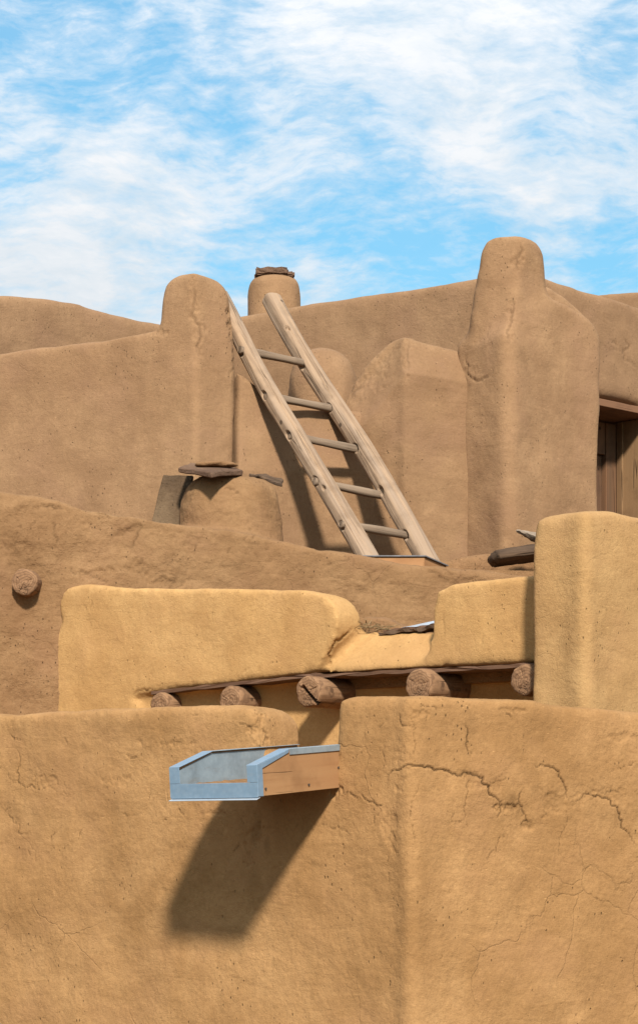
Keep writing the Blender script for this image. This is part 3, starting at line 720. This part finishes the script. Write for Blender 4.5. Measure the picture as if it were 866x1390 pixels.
# far-left and far-right houses, pot chimney
bm = bmesh.new()
prism(bm, Plane(0, 16.9, -40), [(-620, 340), (-260, 372), (-100, 386), (0, 395), (50, 399), (100, 407), (150, 421), (195, 432), (240, 440), (330, 460), (330, 1460), (-620, 1460)], .9)
me = remesh(bm, .027, 45, ((.9, .05), (.3, .02)), 1, ((.08, .004),))
mass('adobe_house', me, M_far, 'brown adobe house at far left whose long parapet dips behind the stub chimney', 'house')
bm = bmesh.new()
prism(bm, Plane(830, 22, 15), [(700, 410), (800, 402), (850, 394), (905, 392), (1000, 394), (1300, 392), (1300, 1370), (700, 1370)], .6)
me = remesh(bm, .035, 9, ((.9, .05), (.3, .02)), 0, ())
mass('adobe_house', me, M_far, 'farthest adobe house, a sliver of roofline above the door house', 'house')
Yp = 18.55; bm = bmesh.new()
loft(bm, [ring(px_x(372, Yp), Yp, px_z(py, Yp), r*Yp/F, r*Yp/F, 36) for py, r in ((640, 37), (450, 36.5), (400, 36), (388, 34.5), (381, 31), (377, 25))])
me = remesh(bm, .022, 4, ((.4, .02),), 1, ((.08, .004),))
mass('round_chimney', me, M_upper, 'round adobe chimney pot on the skyline behind the ladder top', 'chimney')
def stones(name, specs, label, cat, mat):
    bm = bmesh.new()
    for (x, y, w, h, d) in specs:
        b2 = bmesh.ops.create_cube(bm, size=1); vs = b2['verts']
        c = P(x, y, Yp); es = list({e for v in vs for e in v.link_edges})
        for v in vs: v.co = Vector((v.co.x*w*Yp/F, v.co.y*d, v.co.z*h*Yp/F))+c
        bmesh.ops.bevel(bm, geom=es, offset=.012, segments=2, affect='EDGES')
    bmesh.ops.subdivide_edges(bm, edges=[e for e in bm.edges if e.calc_length() > .05], cuts=4, use_grid_fill=True)
    for v in bm.verts:
        q = v.co*14; v.co += Vector((mnoise.noise(q), mnoise.noise(q+Vector((5, 0, 0))), mnoise.noise(q+Vector((0, 8, 0)))))*.022
    me = bpy.data.meshes.new(name); bm.to_mesh(me); bm.free()
    base = P(372, 380, Yp); o = link(name, based(me, base), mat); o.location = base
    return tag(o, label, cat)
stones('cap_stone', [(369, 373, 46, 11, .30)], 'rough brown stone slab capping the round chimney pot', 'cap stone', M_stone)
stones('cap_stone', [(391, 375.5, 15, 8, .22)], 'small rough brown stone beside the slab on the round chimney pot', 'cap stone', M_stone)

# ------------------------------------------------------------------ LADDER
fR, tR = P(577, 757, 14.27), P(367, 402, 15.35)
rd = tR-fR; ax = rd.normalized()
fL = P(496, 757, 13.98)
fR -= ax*.14; fL -= ax*.14; rd = tR-fR
Ln = rd.length
lad = root('wooden_ladder', (fL+fR)/2, 'weathered grey pole ladder with five rungs leaning against the low wall', 'ladder')
across = (fR-fL).normalized()
Yr = ax.cross(across).normalized(); Xr = Yr.cross(ax)      # rail frame: x across to the right, y normal, z up the rail
rys = ((355, 481, 414, 492), (388, 541, 447, 551), (420, 597, 480, 608), (453, 657, 516, 668), (488, 718, 551, 727))
def on_rail(f, px, py):                                    # height along a rail at that pixel row
    best = min(((abs(proj(np.array([f+ax*s]))[1][0]-py), s) for s in np.linspace(0, Ln, 900)))
    return best[1]
hs = []
for (x0, y0, x1, y1) in rys:
    hs.append((on_rail(fL, x0, y0-5), on_rail(fR, x1, y1+3)))
bm = tubebm(Ln*.985, lambda t: .066-.008*t, 110, 300, .35, .05, 1.0, .014, [(h[0], math.pi, .036) for h in hs]+[(Ln*.62, math.pi*.75, .012), (Ln*.28, -2.6, .02)], .8, [(.1, 1.5, -2.0, .006, .012), (1.3, 2.4, -1.75, .007, .014), (.5, 1.1, -1.0, .005, .008), (.0, .5, -2.5, .005, .008)])
part('rail', bm, W_rail, frame(fL, Xr, Yr, ax), lad, True)
bm = tubebm(Ln, lambda t: .068-.004*t, 110, 300, .35, .05, 6.0, .022, [(h[1], math.pi, .036) for h in hs]+[(Ln*.86, -2.2, .022)], .8, [(1.4, 2.4, -2.1, .006, .012), (.2, .9, -1.6, .006, .010), (.8, 1.6, -2.4, .005, .008), (1.9, 2.4, -1.3, .005, .009)])
part('rail', bm, W_rail, frame(fR, Xr, Yr, ax), lad, True)
for i, (a, b) in enumerate(hs):
    p0, p1 = fL+ax*a-Xr*.050, fR+ax*b-Xr*.02
    d = (p1-p0); Zd = d.normalized(); Xd = Zd.cross(Vector((0, 0, 1))).normalized()
    bm = tubebm(d.length, lambda t: .026+.002*math.sin(t*7+i), 18, 60, .1, .02, 11+i*3.7, .004)
    part('rung', bm, W_rung, frame(p0, Xd, Zd.cross(Xd), Zd), lad, True)

# roof hatch board with metal cap in front of the ladder foot
a, b, c = P(480, 755, 13.80), P(576, 755, 13.80), P(606, 768, 14.1)
hb = root('capped_roof_board', (a+b)/2-Vector((0, 0, .1)), 'bare pine board with a dull metal cap on the wall top at the ladder foot', 'capped board')
for (p, q) in ((a, b), (b, c)):
    X = (q-p).normalized(); Yd = Vector((0, 0, 1)).cross(X).normalized(); Zd = X.cross(Yd); L = (q-p).length
    f = [Vector((0, 0, -.075)), Vector((L, 0, -.075)), Vector((L, 0, -.006)), Vector((0, 0, -.006))]
    bm = bmesh.new(); solid(bm, f, [v+Vector((0, .06, 0)) for v in f]); part('board', bm, W_board, frame(p, X, Yd, Zd), hb, bevel=.003)
    bm = bmesh.new(); box(bm, -.004, L+.004, -.012, .09, -.004, .004); part('metal_cap', bm, T_lead, frame(p, X, Yd, Zd), hb, bevel=.001, seg=1)

# ------------------------------------------------------------------ loose things on the roofs
p0, p1 = P(664, 760, 13.9), P(765, 749, 13.95); d = p1-p0; X = d.normalized(); Yd = Vector((0, 0, 1)).cross(X).normalized(); Zd = X.cross(Yd)
bm = bmesh.new(); L = d.length; N = 50; nn = 24; rows = []
for i in range(N+1):
    t = i/N; x = L*t; wv = .15*min(1, (t*9+.25))**.6; bow = .008*math.sin(math.pi*min(1, t*1.1)); row = []
    for j in range(nn):
        a = 2*math.pi*j/nn; y = wv*math.cos(a); z = (.050*math.sin(a))*min(1, t*8+.4)
        z += bow+.016*mnoise.noise(Vector((x*2.5, y*38, 1)))+.006*mnoise.noise(Vector((x*12, y*60, z*40)))
        row.append(bm.verts.new((x, y, z)))
    rows.append(row)
for r1, r2 in zip(rows, rows[1:]):
    for j in range(nn): k = (j+1) % nn; bm.faces.new((r1[j], r1[k], r2[k], r2[j]))
bm.faces.new(rows[0][::-1]); bm.faces.new(rows[-1]); bmesh.ops.recalc_face_normals(bm, faces=bm.faces[:])
me = bpy.data.meshes.new('bark_slab'); bm.to_mesh(me); bm.free(); me.shade_smooth()
o = link('bark_slab', me, W_dark); o.matrix_basis = frame(p0, X, Yd, Zd)
tag(o, 'thick dark slab of curved bark lying on the mud bank beside the yellow pier', 'bark slab')
p0, p1 = P(701, 720, 13.9), P(800, 757, 14.05); d = p1-p0; X = d.normalized(); Yd = Vector((0, 0, 1)).cross(X).normalized(); Zd = X.cross(Yd); L = d.length
bm = bmesh.new(); rows = []
for i in range(31):
    t = i/30; w = .05*min(1, t*5+.12); h = .026*min(1, t*4+.2); row = []
    for j in range(12):
        a = 2*math.pi*j/12; x = L*t+.01*mnoise.noise(Vector((j, t*9, 2))); 
        row.append(bm.verts.new((x, w*math.cos(a), h*math.sin(a)+.012*mnoise.noise(Vector((t*14, j*.6, 4))))))
    rows.append(row)
for r1, r2 in zip(rows, rows[1:]):
    for j in range(12): k = (j+1) % 12; bm.faces.new((r1[j], r1[k], r2[k], r2[j]))
bm.faces.new(rows[0][::-1]); bm.faces.new(rows[-1]); bmesh.ops.recalc_face_normals(bm, faces=bm.faces[:])
me = bpy.data.meshes.new('splintered_plank'); bm.to_mesh(me); bm.free()
o = link('splintered_plank', me, W_pale); o.matrix_basis = frame(p0, X, Yd, Zd)
tag(o, 'pale splintered plank end sticking out behind the yellow pier', 'plank')
# broken board, bent sheet and straw in the dip of the yellow parapet
def bar(p, q, w, h, mat, name, label, cat, jit=.006):
    X = (q-p).normalized(); Yd = Vector((0, 0, 1)).cross(X).normalized(); Zd = X.cross(Yd); L = (q-p).length
    bm = bmesh.new(); N = 24; rows = []
    for i in range(N+1):
        x = L*i/N; j1 = lambda s: jit*mnoise.noise(Vector((x*16, s, w*9)))
        rows.append([bm.verts.new(v) for v in ((x+j1(1), j1(2), j1(3)), (x+j1(4), w+j1(5), j1(6)), (x+j1(7), w+j1(8), h+j1(9)), (x+j1(4), j1(5), h+j1(6)))])
    for a, b in zip(rows, rows[1:]):
        for j in range(4): k = (j+1) % 4; bm.faces.new((a[j], a[k], b[k], b[j]))
    bm.faces.new(rows[0][::-1]); bm.faces.new(rows[-1]); bmesh.ops.recalc_face_normals(bm, faces=bm.faces[:])
    me = bpy.data.meshes.new(name); bm.to_mesh(me); bm.free(); o = link(name, me, mat); o.matrix_basis = frame(p, X, Yd, Zd)
    return tag(o, label, cat)
bar(P(514, 863, 12.0), P(596, 853, 11.76), .10, .018, W_dark, 'broken_board', 'splintered dark board lying in the dip of the yellow parapet', 'board', .016)
bar(P(520, 859, 12.02), P(596, 850, 11.78), .11, .014, W_ledge, 'broken_board', 'reddish brown board lying on top of the splintered dark one', 'board', .010)
a = [P(540, 853, 12.1), P(600, 841, 11.9), P(600, 849, 11.82), P(522, 857, 12.02)]
slab('metal_sheet', a, Vector((.1, -.35, .9)).normalized(), .004, T_edge, 'pale bent metal sheet lying over the boards in the parapet dip', 'metal sheet', .004, sub=2)
bm = bmesh.new()
for i in range(150):
    c = P(rng.uniform(474, 532), 0, rng.uniform(12.0, 12.3)); t = (c.x-px_x(474, c.y))/(px_x(532, c.y)-px_x(474, c.y))
    c.z = px_z(856, 12.12)+rng.uniform(0, 1)*(.05*math.sin(math.pi*min(1, max(0, t*.9+.12))))
    a = rng.uniform(0, 6.3); d = Vector((math.cos(a), math.sin(a)*.6, rng.normal()*.22))*rng.uniform(.02, .07); s = Vector((0, 0, .0016)); q = Vector((-d.y, d.x, 0)).normalized()*.0018
    v = [bm.verts.new(c+k) for k in (-d-q, -d+q, d+q, d-q)]; bm.faces.new(v)
    v2 = [bm.verts.new(c+k) for k in (-d-s, -d+s, d+s, d-s)]; bm.faces.new(v2)
me = bpy.data.meshes.new('straw'); bm.to_mesh(me); bm.free()
tag(link('loose_straw', me, wood_mat('straw', (.45, .32, .17), (.38, .25, .12), (.22, .14, .07), 'X', .5)), 'loose dry straw and twigs in the parapet dip', 'straw', kind='stuff')
bm = bmesh.new()
prism(bm, Plane(505, 12.12, 20), [(455, 850), (474, 842), (496, 836), (522, 839), (548, 852), (600, 866), (600, 900), (468, 900)], .5)
me = remesh(bm, .018, 5, ((.2, .02), (.08, .02)), 1, ((.03, .012), (.015, .006)))
mass('rubble_heap', me, M_brown, 'low heap of crumbled mud in the dip of the yellow parapet', 'rubble heap')

# ------------------------------------------------------------------ sky, sun, camera
sun_to = Vector((.075, -.78, .61)).normalized()
el = math.asin(sun_to.z); az = math.atan2(sun_to.x, sun_to.y)
w = bpy.data.worlds.new('World'); S.world = w; w.use_nodes = True
nt = w.node_tree; k = NB(nt); bg = nt.nodes['Background']
sky = k.n('ShaderNodeTexSky', sky_type='NISHITA'); sky.sun_disc = False; sky.sun_elevation = el; sky.sun_rotation = az
sky.air_density = 1.0; sky.dust_density = .3; sky.ozone_density = 2.0
g = k.n('ShaderNodeTexCoord').outputs['Generated']
blue = k.mix(1.0, sky.outputs[0], (.80, 1.62, 1.60), 'MULTIPLY')
wn = k.n('ShaderNodeTexNoise'); wn.inputs['Scale'].default_value = 16; wn.inputs['Detail'].default_value = 3; k.l(g, wn.inputs['Vector'])
gw = k.mix(.012, g, wn.outputs['Color'], 'LINEAR_LIGHT')
n1 = k.noise(k.mapping(gw, (1, 1, 1.7), (0, .3, 0)), 11.0, 8, .55)
n2 = k.noise(k.mapping(gw, (.75, 1, 2.0), (0, .42, 0)), 40.0, 9, .62)
n3 = k.noise(k.mapping(gw, (.7, 1, 2.2), (0, .5, 0)), 115.0, 6, .64)
dens = k.math('ADD', k.math('ADD', k.math('MULTIPLY', n1, .25), k.math('MULTIPLY', n2, .41)), k.math('MULTIPLY', n3, .34))
# the open blue patches between the cloud bands
def patch(px, py, r, amt):
    d = Vector(((px-CX)/F, 1, (HY-py)/F)).normalized()
    v = k.n('ShaderNodeVectorMath', operation='DISTANCE'); k.l(gw, v.inputs[0]); v.inputs[1].default_value = d
    return k.ramp(k.math('DIVIDE', v.outputs['Value'], r/F), (0.15, amt), (1.0, 0))
for px, py, r, amt in ((50, 20, 210, .15), (250, 85, 130, .07), (330, 160, 140, .14), (490, 180, 110, .13), (15, 255, 80, .13), (745, 180, 70, .13), (180, 130, 110, .07), (590, 368, 165, .13), (820, 350, 120, .15), (420, 270, 80, .07), (310, 345, 110, .06), (640, 275, 120, .06), (330, 5, 60, .08), (850, 30, 90, .06)):
    dens = k.math('SUBTRACT', dens, patch(px, py, r, amt))
for px, py, r, amt in ((420, 60, 200, .08), (640, 110, 220, .09), (250, 250, 170, .06), (60, 370, 220, .13), (720, 250, 170, .07), (420, 210, 90, .06)):
    dens = k.math('ADD', dens, patch(px, py, r, amt))
mask = k.ramp(dens, (.34, .14), (.43, .40), (.51, .70), (.64, .97))
cc = k.mix(k.ramp(n2, (.35, 0), (.65, 1)), (7.2, 7.9, 8.5), (8.9, 9.0, 9.2))
sz = k.n('ShaderNodeSeparateXYZ'); k.l(g, sz.inputs[0])
lift = k.math('MULTIPLY_ADD', k.math('MAXIMUM', sz.outputs['Z'], 0.0), 1.15, .68)
vm = k.n('ShaderNodeVectorMath', operation='SCALE'); k.l(k.mix(mask, blue, cc), vm.inputs[0]); k.l(lift, vm.inputs['Scale'])
k.l(vm.outputs[0], bg.inputs['Color']); bg.inputs['Strength'].default_value = .068
sl = bpy.data.lights.new('sun', 'SUN'); sl.energy = 5.0; sl.angle = R(5); sl.color = (1, .95, .87)
so = bpy.data.objects.new('sun', sl); C.objects.link(so); so.rotation_euler = (-sun_to).to_track_quat('-Z', 'Y').to_euler(); so.location = (3, -10, 12)

cam = bpy.data.cameras.new('camera'); co = bpy.data.objects.new('camera', cam); C.objects.link(co); S.camera = co
co.location = (0, 0, CZ); co.rotation_euler = (R(90), 0, 0)
cam.sensor_fit = 'HORIZONTAL'; cam.sensor_width = 36; cam.lens = F/866*36
cam.shift_y = (HY-695)/866; cam.clip_end = 10000
S.view_settings.view_transform = 'Standard'; S.view_settings.look = 'None'; S.view_settings.exposure = .62; S.view_settings.gamma = 1
S.cycles.use_denoising = True
S.cycles.max_bounces = 4
